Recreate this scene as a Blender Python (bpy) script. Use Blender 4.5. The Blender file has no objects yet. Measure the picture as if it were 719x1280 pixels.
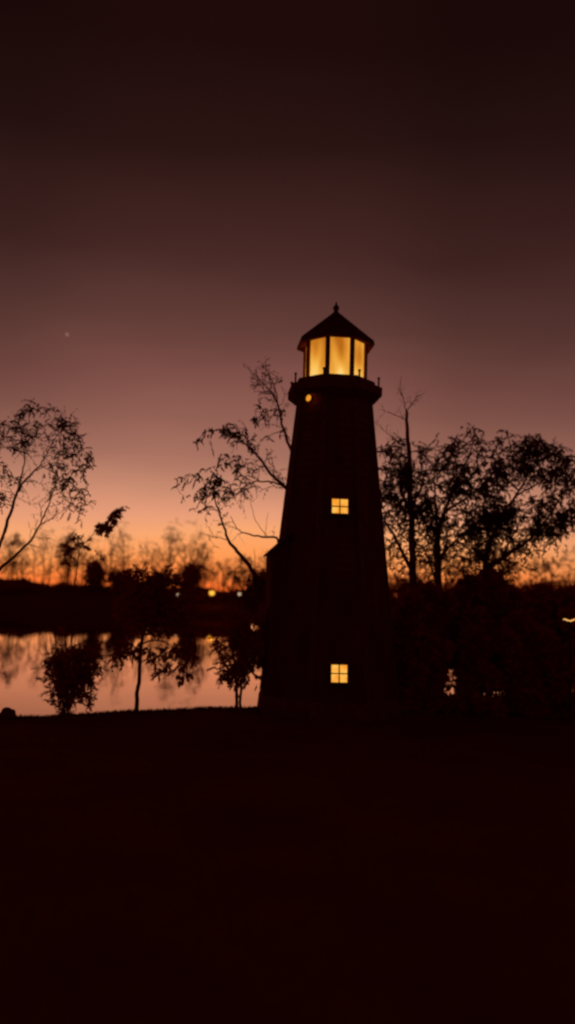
import bpy, math, random
from mathutils import Vector, Matrix, noise

random.seed(11)
R_ = math.radians
sc = bpy.context.scene
col = sc.collection

# ------------------------------------------------------------------ camera
EYE = Vector((0, 0, 1.6))
PITCH, ROLL, F = R_(5.8), R_(1.6), 1004.0
_f = Vector((0, math.cos(PITCH), math.sin(PITCH)))
_x0, _u0 = Vector((1, 0, 0)), Vector((0, -math.sin(PITCH), math.cos(PITCH)))
CX = _x0 * math.cos(ROLL) + _u0 * math.sin(ROLL)
CU = _u0 * math.cos(ROLL) - _x0 * math.sin(ROLL)

def at(px, py, D):
    """point that stands D metres ahead of the photographer"""
    d = _f + CX * ((px - 359.5) / F) + CU * ((640 - py) / F)
    return EYE + d * (D / d.y)

cam = bpy.data.cameras.new('camera')
cam_o = bpy.data.objects.new('camera', cam)
col.objects.link(cam_o)
M = Matrix.Identity(4)
for i in range(3):
    M[i][0], M[i][1], M[i][2], M[i][3] = CX[i], CU[i], -_f[i], EYE[i]
cam_o.matrix_world = M
cam.sensor_fit = 'VERTICAL'
cam.sensor_height = 36
cam.sensor_width = 24
cam.lens = 36 * F / 1280
cam.clip_end = 6000
cam.dof.use_dof = True
cam.dof.focus_distance = 13.7
cam.dof.aperture_fstop = 0.42
sc.camera = cam_o
sc.view_settings.view_transform = 'Standard'
sc.view_settings.look = 'None'
sc.view_settings.exposure = 0
sc.cycles.filter_width = 2.5
sc.cycles.max_bounces = 6

def lin(r, g, b):
    def f(c):
        c /= 255
        return c / 12.92 if c <= .04045 else ((c + .055) / 1.055) ** 2.4
    return (f(r), f(g), f(b), 1)

# ------------------------------------------------------------------ world
SUN_AZ = R_(-4)                      # the sun has set a little left of the view direction
w = bpy.data.worlds.new('World'); sc.world = w; w.use_nodes = True
nt = w.node_tree; nt.nodes.clear()
N = nt.nodes.new; L = nt.links.new
def math_node(t, op, a, b=None, clamp=False):
    n = t.nodes.new('ShaderNodeMath'); n.operation = op; n.use_clamp = clamp
    for i, v in enumerate((a, b)):
        if v is None: continue
        if isinstance(v, (int, float)): n.inputs[i].default_value = v
        else: t.links.new(v, n.inputs[i])
    return n.outputs[0]
tc = N('ShaderNodeTexCoord')
sep = N('ShaderNodeSeparateXYZ'); L(tc.outputs['Generated'], sep.inputs[0])
# azimuth closeness to the sunset
sx, sy = math.sin(SUN_AZ), math.cos(SUN_AZ)
dot = math_node(nt, 'ADD', math_node(nt, 'MULTIPLY', sep.outputs[0], sx), math_node(nt, 'MULTIPLY', sep.outputs[1], sy))
hyp = math_node(nt, 'SQRT', math_node(nt, 'ADD', math_node(nt, 'MULTIPLY', sep.outputs[0], sep.outputs[0]),
                                      math_node(nt, 'MULTIPLY', sep.outputs[1], sep.outputs[1])))
cosaz = math_node(nt, 'DIVIDE', dot, math_node(nt, 'MAXIMUM', hyp, .001))
# a little haze unevenness so that the bands are not perfectly level
nz = N('ShaderNodeTexNoise'); nz.inputs['Scale'].default_value = 2.6; nz.inputs['Detail'].default_value = 6
mp = N('ShaderNodeMapping'); mp.inputs['Scale'].default_value = (1, 1, 4)
L(tc.outputs['Generated'], mp.inputs[0]); L(mp.outputs[0], nz.inputs[0])
zz = math_node(nt, 'ADD', sep.outputs[2], math_node(nt, 'MULTIPLY', math_node(nt, 'SUBTRACT', nz.outputs[0], .5), .055))
def ramp(stops, fac):
    r = N('ShaderNodeValToRGB'); r.color_ramp.interpolation = 'EASE' if False else 'LINEAR'
    e = r.color_ramp.elements
    while len(e) > 1: e.remove(e[-1])
    for i, (p, c) in enumerate(stops):
        k = e[0] if i == 0 else e.new(p)
        k.position = p; k.color = lin(*c)
    L(fac, r.inputs[0]); return r.outputs[0]
hot = ramp([(0, (255, 108, 40)), (.02, (255, 136, 64)), (.042, (255, 157, 88)), (.07, (250, 168, 112)), (.095, (230, 156, 120)), (.125, (202, 139, 112)),
            (.17, (167, 112, 95)), (.21, (147, 96, 84)), (.25, (130, 82, 74)), (.31, (100, 62, 56)), (.39, (71, 40, 37)), (.5, (42, 20, 18)),
            (.585, (31, 11, 9)), (1, (20, 7, 7))], zz)
cool = ramp([(0, (196, 100, 48)), (.03, (208, 122, 68)), (.06, (202, 130, 90)), (.09, (186, 119, 95)), (.14, (158, 102, 88)),
             (.21, (131, 85, 79)), (.26, (115, 73, 68)), (.31, (92, 55, 52)), (.39, (68, 37, 36)), (.5, (42, 19, 19)),
             (.585, (32, 12, 12)), (1, (20, 7, 7))], zz)
east = ramp([(0, (70, 32, 30)), (.2, (72, 34, 34)), (.5, (46, 19, 20)), (1, (22, 8, 8))], sep.outputs[2])
def mr(v, a, b):
    n = N('ShaderNodeMapRange'); n.interpolation_type = 'SMOOTHSTEP'
    n.inputs[1].default_value = a; n.inputs[2].default_value = b
    L(v, n.inputs[0]); return n.outputs[0]
def mix(fac, a, b):
    n = N('ShaderNodeMix'); n.data_type = 'RGBA'
    L(fac, n.inputs[0]); L(a, n.inputs[6]); L(b, n.inputs[7]); return n.outputs[2]
west = mix(mr(cosaz, math.cos(R_(36)), math.cos(R_(9))), cool, hot)
fall = math_node(nt, 'MULTIPLY', math_node(nt, 'SUBTRACT', 1, mr(cosaz, math.cos(R_(17)), math.cos(R_(2)))), mr(sep.outputs[2], .07, .24))
fall = math_node(nt, 'SUBTRACT', 1, math_node(nt, 'MULTIPLY', fall, .27))
sc_ = N('ShaderNodeVectorMath'); sc_.operation = 'SCALE'; L(west, sc_.inputs[0]); L(fall, sc_.inputs['Scale'])
full = mix(mr(cosaz, -.2, .75), east, sc_.outputs[0])
bg1 = N('ShaderNodeBackground'); L(full, bg1.inputs[0]); bg1.inputs[1].default_value = 1.0
sky = N('ShaderNodeTexSky'); sky.sky_type = 'NISHITA'; sky.sun_disc = False
sky.sun_elevation = R_(0.5); sky.sun_rotation = SUN_AZ; sky.dust_density = 4
bg2 = N('ShaderNodeBackground'); L(sky.outputs[0], bg2.inputs[0]); bg2.inputs[1].default_value = .0006
addn = N('ShaderNodeAddShader'); L(bg1.outputs[0], addn.inputs[0]); L(bg2.outputs[0], addn.inputs[1])
wo = N('ShaderNodeOutputWorld'); L(addn.outputs[0], wo.inputs[0])

sun = bpy.data.lights.new('sun', 'SUN'); sun.energy = .05; sun.angle = R_(10); sun.color = (1, .5, .25)
sun_o = bpy.data.objects.new('sun', sun); col.objects.link(sun_o)
sd = Vector((sx, sy, math.sin(R_(-2))))     # already under the horizon
sun_o.rotation_euler = sd.to_track_quat('Z', 'Y').to_euler()

# ------------------------------------------------------------------ materials
def mat(name, c1, c2=None, scale=6, rough=.8, bump=0, bscale=20, translucent=0, metallic=0, stretch=None, spec=0.0):
    m = bpy.data.materials.new(name); m.use_nodes = True
    t = m.node_tree; b = t.nodes['Principled BSDF']; out = t.nodes['Material Output']
    b.inputs['Roughness'].default_value = rough; b.inputs['Metallic'].default_value = metallic
    b.inputs['Specular IOR Level'].default_value = spec
    co = t.nodes.new('ShaderNodeTexCoord')
    src = co.outputs['Object']
    if stretch:
        mpn = t.nodes.new('ShaderNodeMapping'); mpn.inputs['Scale'].default_value = stretch
        t.links.new(src, mpn.inputs[0]); src = mpn.outputs[0]
    n = t.nodes.new('ShaderNodeTexNoise'); n.inputs['Scale'].default_value = scale; n.inputs['Detail'].default_value = 5
    t.links.new(src, n.inputs[0])
    r = t.nodes.new('ShaderNodeValToRGB')
    r.color_ramp.elements[0].position = .3; r.color_ramp.elements[1].position = .7
    r.color_ramp.elements[0].color = (*c1, 1); r.color_ramp.elements[1].color = (*(c2 or c1), 1)
    t.links.new(n.outputs[0], r.inputs[0]); t.links.new(r.outputs[0], b.inputs['Base Color'])
    if bump:
        n2 = t.nodes.new('ShaderNodeTexNoise'); n2.inputs['Scale'].default_value = bscale; n2.inputs['Detail'].default_value = 4
        t.links.new(src, n2.inputs[0])
        bp = t.nodes.new('ShaderNodeBump'); bp.inputs['Strength'].default_value = bump; bp.inputs['Distance'].default_value = .02
        t.links.new(n2.outputs[0], bp.inputs['Height']); t.links.new(bp.outputs[0], b.inputs['Normal'])
    if translucent:
        tr = t.nodes.new('ShaderNodeBsdfTranslucent'); t.links.new(r.outputs[0], tr.inputs[0])
        mx = t.nodes.new('ShaderNodeMixShader'); mx.inputs[0].default_value = translucent
        t.links.new(b.outputs[0], mx.inputs[1]); t.links.new(tr.outputs[0], mx.inputs[2]); t.links.new(mx.outputs[0], out.inputs[0])
    return m

M_GRASS = mat('dusk_grass', (.22, .035, .012), (.30, .05, .02), .9, .95, .6, 30)
M_BANK = mat('far_bank_soil', (.12, .025, .01), (.18, .04, .015), .4, .95)
M_SIDING = mat('dark_painted_siding', (.15, .032, .018), (.24, .055, .03), 2.2, .75, .35, 30, stretch=(1.6, 1.6, .5))
M_TRIM = mat('weathered_trim', (.17, .045, .025), (.25, .065, .036), 8, .7, .2, 40)
M_ROOF = mat('dark_shingle_roof', (.12, .03, .018), (.18, .045, .025), 9, .85, .4, 35)
M_IRON = mat('dark_iron', (.10, .025, .015), (.14, .035, .02), 10, .5, metallic=.3)
M_STONE = mat('fieldstone', (.18, .05, .03), (.28, .08, .05), 4, .9, .6, 14)
M_BARK = mat('bark', (.2, .034, .012), (.28, .05, .02), 12, .9, .5, 30, stretch=(1, 1, .3))
M_LEAF = mat('leaf', (.15, .040, .016), (.24, .07, .028), 3, .75, translucent=.55)
M_LEAFD = mat('dense_leaf', (.5, .05, .012), (.62, .065, .018), 3, .8, translucent=.2)
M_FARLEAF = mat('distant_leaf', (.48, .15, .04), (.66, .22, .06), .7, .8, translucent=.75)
M_BLADE = mat('grass_blade', (.17, .035, .012), (.24, .05, .018), 2, .8, translucent=.2)

def emis(name, rgb, strength=1.0, var=None, scale=3):
    m = bpy.data.materials.new(name); m.use_nodes = True
    t = m.node_tree; b = t.nodes['Principled BSDF']
    b.inputs['Base Color'].default_value = (.05, .03, .01, 1); b.inputs['Roughness'].default_value = .25
    b.inputs['Emission Strength'].default_value = strength
    if var is None:
        b.inputs['Emission Color'].default_value = lin(*rgb)
    else:
        co = t.nodes.new('ShaderNodeTexCoord'); n = t.nodes.new('ShaderNodeTexNoise'); n.inputs['Scale'].default_value = scale
        t.links.new(co.outputs['Object'], n.inputs[0])
        r = t.nodes.new('ShaderNodeValToRGB'); r.color_ramp.elements[0].position = .35; r.color_ramp.elements[1].position = .65
        r.color_ramp.elements[0].color = lin(*rgb); r.color_ramp.elements[1].color = lin(*var)
        t.links.new(n.outputs[0], r.inputs[0]); t.links.new(r.outputs[0], b.inputs['Emission Color'])
    return m
M_PANE = emis('lit_window_pane', (246, 156, 48), 1.05, (255, 190, 84), 7)
M_PORT = emis('lit_porthole', (240, 150, 42))
M_LAMPY = emis('amber_lamp_glass', (255, 178, 60), 1.5)
M_LAMPW = emis('white_lamp_glass', (255, 214, 170), 1.1)
M_STREAK = emis('orange_streak_glow', (250, 160, 78), 1.0, (255, 190, 110), 8)  # glow colour for the light streak that is shaped as a tube
M_RED = emis('small_lamp_glass', (240, 150, 110), .95)
M_STAR = emis('starlight', (176, 126, 116))

# lantern glass: inner glow painted into the emission, brighter low down, soft upright streaks
def lantern_glass():
    m = bpy.data.materials.new('lantern_glass'); m.use_nodes = True
    t = m.node_tree; b = t.nodes['Principled BSDF']; k = t.links.new
    b.inputs['Base Color'].default_value = (.12, .07, .02, 1); b.inputs['Roughness'].default_value = .2
    uv = t.nodes.new('ShaderNodeUVMap'); sp = t.nodes.new('ShaderNodeSeparateXYZ'); k(uv.outputs[0], sp.inputs[0])
    oi = t.nodes.new('ShaderNodeObjectInfo')
    off = math_node(t, 'MULTIPLY', oi.outputs['Random'], 37.0)
    cb = t.nodes.new('ShaderNodeCombineXYZ')
    k(math_node(t, 'MULTIPLY', sp.outputs[0], 1.7), cb.inputs[0]); k(math_node(t, 'MULTIPLY', sp.outputs[1], .9), cb.inputs[1]); k(off, cb.inputs[2])
    n = t.nodes.new('ShaderNodeTexNoise'); n.inputs['Scale'].default_value = 1.6; n.inputs['Detail'].default_value = 0; k(cb.outputs[0], n.inputs[0])
    # value: bottom glow + streaks - darker head
    v = sp.outputs[1]
    bottom = math_node(t, 'POWER', math_node(t, 'SUBTRACT', 1, v, True), 2.2)
    val = math_node(t, 'ADD', math_node(t, 'MULTIPLY', bottom, .62), math_node(t, 'MULTIPLY', math_node(t, 'SUBTRACT', n.outputs[0], .30), 1.0), True)
    r = t.nodes.new('ShaderNodeValToRGB'); e = r.color_ramp.elements
    e[0].position = 0; e[0].color = lin(176, 100, 22)
    e[1].position = 1; e[1].color = lin(255, 216, 130)
    x = e.new(.35); x.color = lin(216, 140, 44)
    x = e.new(.65); x.color = lin(238, 174, 70)
    k(val, r.inputs[0]); k(r.outputs[0], b.inputs['Emission Color']); b.inputs['Emission Strength'].default_value = 1.08
    return m
M_LANTERN = lantern_glass()

def water_mat():
    m = bpy.data.materials.new('lake_water'); m.use_nodes = True
    t = m.node_tree; k = t.links.new; t.nodes.remove(t.nodes['Principled BSDF']); out = t.nodes['Material Output']
    g = t.nodes.new('ShaderNodeBsdfGlossy'); g.inputs['Color'].default_value = (.97, .75, .59, 1); g.inputs['Roughness'].default_value = .012
    d = t.nodes.new('ShaderNodeBsdfDiffuse'); d.inputs['Color'].default_value = (.03, .015, .008, 1)
    fr = t.nodes.new('ShaderNodeFresnel'); fr.inputs['IOR'].default_value = 1.33
    fac = math_node(t, 'POWER', fr.outputs[0], .15)
    co = t.nodes.new('ShaderNodeTexCoord'); mpn = t.nodes.new('ShaderNodeMapping'); mpn.inputs['Scale'].default_value = (.8, 2.2, 1)
    k(co.outputs['Object'], mpn.inputs[0])
    n = t.nodes.new('ShaderNodeTexNoise'); n.inputs['Scale'].default_value = 1.1; n.inputs['Detail'].default_value = 3; k(mpn.outputs[0], n.inputs[0])
    bp = t.nodes.new('ShaderNodeBump'); bp.inputs['Strength'].default_value = .03; bp.inputs['Distance'].default_value = .05
    k(n.outputs[0], bp.inputs['Height']); k(bp.outputs[0], g.inputs['Normal'])
    mx = t.nodes.new('ShaderNodeMixShader'); k(fac, mx.inputs[0]); k(d.outputs[0], mx.inputs[1]); k(g.outputs[0], mx.inputs[2]); k(mx.outputs[0], out.inputs[0])
    return m
M_WATER = water_mat()

# ------------------------------------------------------------------ object helpers
class MB:
    def __init__(s): s.v = []; s.f = []; s.uv = None
    def add(s, vs, fs):
        b = len(s.v); s.v += [tuple(p) for p in vs]; s.f += [tuple(i + b for i in f) for f in fs]
    def box(s, c, sx, sy, sz, mx=None):
        mx = mx or Matrix.Identity(4)
        vs = [mx @ (Vector(c) + Vector((a * sx / 2, b * sy / 2, d * sz / 2))) for a in (-1, 1) for b in (-1, 1) for d in (-1, 1)]
        s.add(vs, [(0, 1, 3, 2), (4, 6, 7, 5), (0, 4, 5, 1), (2, 3, 7, 6), (0, 2, 6, 4), (1, 5, 7, 3)])
    def tube(s, pts, rad, n=6, cap=True):
        pts = [Vector(p) for p in pts]
        if len(pts) < 2: return
        rings = []; up = Vector((.31, .17, .93))
        for i, p in enumerate(pts):
            d = (pts[min(i + 1, len(pts) - 1)] - pts[max(i - 1, 0)])
            d = d.normalized() if d.length > 1e-6 else Vector((0, 0, 1))
            a = d.cross(up)
            if a.length < .05: a = d.cross(Vector((1, 0, 0)))
            a.normalize(); b = d.cross(a)
            r = rad[i] if isinstance(rad, (list, tuple)) else rad
            rings.append([p + (a * math.cos(2 * math.pi * k / n) + b * math.sin(2 * math.pi * k / n)) * r for k in range(n)])
        vs = [q for r in rings for q in r]; fs = []
        for i in range(len(rings) - 1):
            for k in range(n):
                fs.append((i * n + k, i * n + (k + 1) % n, (i + 1) * n + (k + 1) % n, (i + 1) * n + k))
        if cap:
            fs.append(tuple(range(n - 1, -1, -1))); fs.append(tuple(range((len(rings) - 1) * n, len(rings) * n)))
        s.add(vs, fs)
    def lathe(s, prof, n, ang0=0.0, caps=True):
        """prof: (r, z) bottom to top, around the z axis"""
        vs = [(r * math.cos(ang0 + 2 * math.pi * k / n), r * math.sin(ang0 + 2 * math.pi * k / n), z) for r, z in prof for k in range(n)]
        fs = []
        for i in range(len(prof) - 1):
            for k in range(n):
                fs.append((i * n + k, i * n + (k + 1) % n, (i + 1) * n + (k + 1) % n, (i + 1) * n + k))
        if caps:
            fs.append(tuple(range(n - 1, -1, -1))); fs.append(tuple(range((len(prof) - 1) * n, len(prof) * n)))
        s.add(vs, fs)
    def leaf(s, p, d, ln, wd):
        d = d.normalized(); a = d.cross(Vector((random.uniform(-1, 1), random.uniform(-1, 1), random.uniform(-1, 1))))
        if a.length < .02: return
        a.normalize(); b = a.cross(d)
        m = p + d * ln * .45 + b * wd * .25
        s.add([p, m + a * wd / 2, p + d * ln, m - a * wd / 2], [(0, 1, 2, 3)])
    def build(s, name, m, parent=None, smooth=False, bevel=0):
        me = bpy.data.meshes.new(name); me.from_pydata(s.v, [], s.f); me.materials.append(m); me.update()
        o = bpy.data.objects.new(name, me); col.objects.link(o)
        if smooth:
            for p in me.polygons: p.use_smooth = True
        if parent: o.parent = parent
        if bevel:
            b = o.modifiers.new('bevel', 'BEVEL'); b.width = bevel; b.segments = 2; b.limit_method = 'ANGLE'
        return o

def tag(o, label=None, cat=None, group=None, kind=None):
    for k, v in (('label', label), ('category', cat), ('group', group), ('kind', kind)):
        if v: o[k] = v
    return o
def empty(name, loc, rz=0.0):
    o = bpy.data.objects.new(name, None); col.objects.link(o)
    o.location = loc; o.rotation_euler = (0, 0, rz); o.empty_display_size = .3
    return o
def sstep(a, b, x):
    t = max(0, min(1, (x - a) / (b - a))); return t * t * (3 - 2 * t)

# ------------------------------------------------------------------ ground and water
WATER_Z = -1.3
TOWER = at(409, 890, 16.0); TOWER.z = -.65
def shore(x):
    e = 16.25 + .39 * max(-14, min(9, x)) + .10 * math.sin(x * 1.7) + .05 * math.sin(x * 4.1 + 1)
    return e + .5 * math.exp(-((x + .9) / 1.6) ** 2) + 2.0 * math.exp(-((x - 1.05) / .95) ** 4)
def far_shore(x): return 93 + 2.0 * math.sin(x * .11 + .6) + 1.0 * math.sin(x * .31)
def gz(x, y):
    ln = (-.75 + .10 * (1 - sstep(1.6, 4, x))) * sstep(3, 15, y) + .02 * noise.noise((x * .8, y * .8, 0)) * sstep(2, 6, y)
    if y < 2: ln += 0
    d = y - shore(x)
    z = ln
    if d > -.25: z = ln + (-2.1 - ln) * sstep(-.25, 1.3, d) if d > -.25 else ln
    fd = y - far_shore(x)
    if fd > -4:
        up = -2.1 + .9 * sstep(-4, .5, fd) + 2.45 * sstep(0, 14, fd)
        up += .35 * noise.noise((x * .09, y * .05, 3)) * sstep(4, 14, fd)
        z = up - sstep(3, 9, fd) * (1.1 * math.exp(-((x / y * 100 + 16.4) / 2.1) ** 4) + 1.2 * math.exp(-((x / y * 100 + 4.0) / .9) ** 4))
    return z
ys = [-30, -20, -12, -6, -3] + [i * .5 for i in range(-4, 20)] + [10 + i * .18 for i in range(1, 72)] + [23.5, 25, 30, 45, 65, 80, 86] + [88 + i for i in range(0, 28)] + [120, 130, 150, 190, 260, 400, 700, 1200, 2500, 5000]
xs = [-5000, -2000, -900, -450, -250, -160, -110, -85] + [-70 + 2.0 * i for i in range(0, 29)] + [-13 + .25 * i for i in range(1, 100)] + [13 + 2 * i for i in range(0, 30)] + [85, 110, 160, 250, 450, 900, 2000, 5000]
xs = sorted(set(round(v, 3) for v in xs)); ys = sorted(set(round(v, 3) for v in ys))
g = MB()
vs = [(x, y, gz(x, y)) for y in ys for x in xs]; nx = len(xs)
g.add(vs, [(j * nx + i, j * nx + i + 1, (j + 1) * nx + i + 1, (j + 1) * nx + i) for j in range(len(ys) - 1) for i in range(nx - 1)])
tag(g.build('ground', M_GRASS, smooth=True), kind='structure')
wt = MB(); wt.add([(-900, 8, WATER_Z), (900, 8, WATER_Z), (900, 99, WATER_Z), (-900, 99, WATER_Z)], [(0, 1, 2, 3)])
tag(wt.build('lake_water', M_WATER), kind='structure')

# grass, one mass
gb = MB()
for i in range(26000):
    if i < 15000:
        x = random.uniform(-7.5, 9.5); y = shore(x) - abs(random.gauss(0, .35)) + .12
    else:
        y = random.uniform(2.2, 15); x = random.uniform(-.42, .42) * y * 1.05
    z = gz(x, y); h = random.uniform(.02, .055) * (1.5 if random.random() < .04 and i < 15000 else 1); a = random.uniform(0, 6.28); wd = .004 + .0006 * y
    dx, dy = math.cos(a) * wd, math.sin(a) * wd
    gb.add([(x - dx, y - dy, z - .02), (x + dx, y + dy, z - .02), (x + random.gauss(0, .03), y + random.gauss(0, .03), z + h)], [(0, 1, 2)])
tag(gb.build('grass', M_BLADE), 'short dark lawn grass running down to the near lake shore', 'grass', kind='stuff')

# ------------------------------------------------------------------ lighthouse
def axis(py):
    """height of the tower axis that shows at row py, and metres per pixel there"""
    lo, hi = -2, 12
    for _ in range(50):
        m = (lo + hi) / 2; d = Vector((TOWER.x, TOWER.y, m)) - EYE
        row = 640 - F * d.dot(CU) / d.dot(_f)
        if row > py: lo = m
        else: hi = m
    d = Vector((TOWER.x, TOWER.y, lo)) - EYE
    return lo - TOWER.z, d.dot(_f) / F
FACE = math.atan2(-TOWER.y, -TOWER.x) + R_(9.4)      # the front face looks a little right of the viewer
V0 = FACE + R_(22.5)                                  # first corner
COS8 = math.cos(R_(22.5))
house = empty('lighthouse', TOWER)
tag(house, 'dark octagonal lighthouse with a glowing yellow lantern room standing on the lake shore', 'lighthouse')

z_top, s_top = axis(506); r_top = 46.8 * s_top
z_bot, s_bot = 0.0, axis(888)[1]; r_bot = 89.5 * s_bot
def r_at(z): return r_bot + (r_top - r_bot) * z / z_top
def face_mx(z, k=0, out=0.0, tilt=True):
    """frame on face k at height z: x along the face, y outward, z up the face"""
    a = FACE + k * R_(45)
    n = Vector((math.cos(a), math.sin(a), 0)); t = Vector((-math.sin(a), math.cos(a), 0))
    up = Vector((0, 0, 1))
    if tilt:
        sl = (r_top - r_bot) * COS8 / z_top
        up = (Vector((0, 0, 1)) + n * sl).normalized(); n2 = t.cross(up).normalized()
        if n2.dot(n) < 0: n2 = -n2
        nn = n2
    else: nn = n
    p = n * (r_at(z) * COS8 + out) + Vector((0, 0, z))
    m = Matrix.Identity(4)
    for i in range(3): m[i][0], m[i][1], m[i][2], m[i][3] = t[i], nn[i], up[i], p[i]
    return m
# siding laid in courses
b = MB(); prof = [(r_at(-.4), -.4), (r_at(.34), .34)]; z = .34; ch = .155
while z < z_top - .02:
    z2 = min(z + ch, z_top)
    prof += [(r_at(z) + .014, z), (r_at(z2) + .001, z2)]; z = z2
b.lathe(prof, 8, V0); b.build('tower_wall', M_SIDING, house)
b = MB(); b.lathe([(r_at(-.4) + .045, -.4), (r_at(.25) + .045, .25), (r_at(.33) + .025, .33)], 8, V0); b.build('plinth', M_STONE, house, bevel=.012)
for k in range(8):
    a = V0 + k * R_(45); b = MB(); d = Vector((math.cos(a), math.sin(a), 0)); t = Vector((-math.sin(a), math.cos(a), 0))
    vs = []
    for zz_ in (.335, z_top - .005):
        rr = r_at(zz_)
        for (o1, o2) in ((-.03, -.055), (.022, -.055), (.034, 0), (.022, .055), (-.03, .055)):
            vs.append(d * (rr + o1) + t * o2 + Vector((0, 0, zz_)))
    b.add(vs, [(0, 1, 6, 5), (1, 2, 7, 6), (2, 3, 8, 7), (3, 4, 9, 8), (4, 0, 5, 9), (4, 3, 2, 1, 0), (5, 6, 7, 8, 9)])
    b.build('corner_trim', M_TRIM, house)
# windows
def on_face(py, k, extra=0.0):
    """height on face k that shows at row py"""
    lo, hi = -1, 12; a = FACE + k * R_(45)
    for _ in range(50):
        z = (lo + hi) / 2; rr = r_at(z) * COS8 + extra
        d = Vector((TOWER.x + rr * math.cos(a), TOWER.y + rr * math.sin(a), TOWER.z + z)) - EYE
        if 640 - F * d.dot(CU) / d.dot(_f) > py: lo = z
        else: hi = z
    return lo, d.dot(_f) / F
def window(py, wpx, hpx):
    z, s = on_face(py, 0); m = face_mx(z); W, H = wpx * s, hpx * s
    fr = MB(); e = .045
    for sx_ in (-1, 1): fr.box((sx_ * (W / 2 + e / 2), .03, 0), e, .07, H + 2 * e, m)
    fr.box((0, .034, H / 2 + e / 2 + .002), W + 2 * e + .05, .085, e, m); fr.box((0, .045, -H / 2 - e / 2 - .002), W + 2 * e + .06, .12, e, m)
    fr.box((0, .026, 0), .020, .022, H, m); fr.box((0, .0255, 0), W, .019, .020, m)
    f = fr.build('window', M_TRIM, house)
    pn = MB(); pn.box((0, .018, 0), W - .002, .008, H - .002, m); pn.build('pane', M_PANE, f)
window(633.5, 20.5, 19); window(842, 20.5, 21.5)
# gallery
z507, s507 = axis(507); z498, s498 = axis(498.5); z486, s486 = axis(487)
b = MB(); b.lathe([(46.3 * s507, z507 - .03), (48 * s507, z507), (59 * s498, z498), (59 * s498, z498 + .01)], 8, V0); b.build('corbel', M_TRIM, house)
b = MB(); b.lathe([(60.3 * s498, z498 + .012), (60.6 * s498, z486 - .02), (59.6 * s498, z486)], 8, V0); b.build('gallery_deck', M_TRIM, house)
z479, s479 = axis(479)
b = MB(); b.lathe([(52 * s486, z486 + .002), (51 * s486, z479 - .02), (44 * s486, z479)], 8, V0); b.build('lantern_curb', M_SIDING, house)
for k in range(8):
    a = V0 + k * R_(45); b = MB(); rr = 55.8 * s486
    x, y = rr * math.cos(a), rr * math.sin(a); zb = z486; h = .215
    b.tube([(x, y, zb - .003), (x, y, zb + h * .8)], .019, 8); 
    b.tube([(x, y, zb + h * .79), (x, y, zb + h * .84), (x, y, zb + h * .93), (x, y, zb + h)], [.024, .03, .027, .008], 8)
    b.build('railing_post', M_IRON, house)
# porthole lamp on the gallery flare, left of the front face
a = FACE - R_(45); n = Vector((math.cos(a), math.sin(a), 0)); zq, sq = on_face(497.5, -1, .2)
t = Vector((-math.sin(a), math.cos(a), 0)); dn = Vector((0, 0, -1))
pc = n * (60.4 * sq * COS8) + Vector((0, 0, zq)) + t * (1.6 * sq)
rim = MB(); gl = MB()
ring = lambda c, r, m=16: [c + (t * math.cos(2 * math.pi * i / m) + Vector((0, 0, 1)) * math.sin(2 * math.pi * i / m)) * r for i in range(m)]
o_ = pc + n * .03
vs = ring(pc - n * .03, .085) + ring(o_, .085) + ring(o_, .068) + ring(pc + n * .008, .068); m16 = 16
rim.add(vs, [(j * m16 + i, j * m16 + (i + 1) % m16, (j + 1) * m16 + (i + 1) % m16, (j + 1) * m16 + i) for j in range(3) for i in range(m16)])
rim_o = rim.build('porthole', M_IRON, house)
gl.add(ring(pc + n * .012, .067) + [pc + n * .02], [(i, (i + 1) % 16, 16) for i in range(16)]); gl.build('glass', M_PORT, rim_o)
# lantern room
z433, s433 = axis(432); rl = 40 * s479
for k in range(8):
    a = V0 + k * R_(45); b = MB(); d = Vector((math.cos(a), math.sin(a), 0)); t = Vector((-math.sin(a), math.cos(a), 0))
    vs = []
    for zz_ in (z479 - .02, z433):
        for (o1, o2) in ((-.05, -.038), (.0, -.046), (.02, 0), (.0, .046), (-.05, .038)):
            vs.append(d * (rl + o1) + t * o2 + Vector((0, 0, zz_)))
    b.add(vs, [(0, 1, 6, 5), (1, 2, 7, 6), (2, 3, 8, 7), (3, 4, 9, 8), (4, 0, 5, 9), (4, 3, 2, 1, 0), (5, 6, 7, 8, 9)])
    b.build('mullion', M_TRIM, house)
    a0, a1 = V0 + (k - 1) * R_(45), V0 + k * R_(45); ri = rl - .03
    z0, z1 = z479 - .01, z433 - .002
    me = bpy.data.meshes.new('lantern_pane')
    p0, p1 = (ri * math.cos(a0), ri * math.sin(a0)), (ri * math.cos(a1), ri * math.sin(a1))
    me.from_pydata([(*p0, z0), (*p1, z0), (*p1, z1), (*p0, z1)], [], [(0, 1, 2, 3)])
    uvl = me.uv_layers.new(name='UVMap')
    for li, uv in enumerate(((0, 0), (1, 0), (1, 1), (0, 1))): uvl.data[li].uv = uv
    me.materials.append(M_LANTERN); o = bpy.data.objects.new('lantern_pane', me); col.objects.link(o); o.parent = house
b = MB(); b.lathe([(rl + .03, z433 - .012), (rl + .045, z433 + .05), (rl - .05, z433 + .06)], 8, V0); b.build('head_ring', M_TRIM, house)
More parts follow.
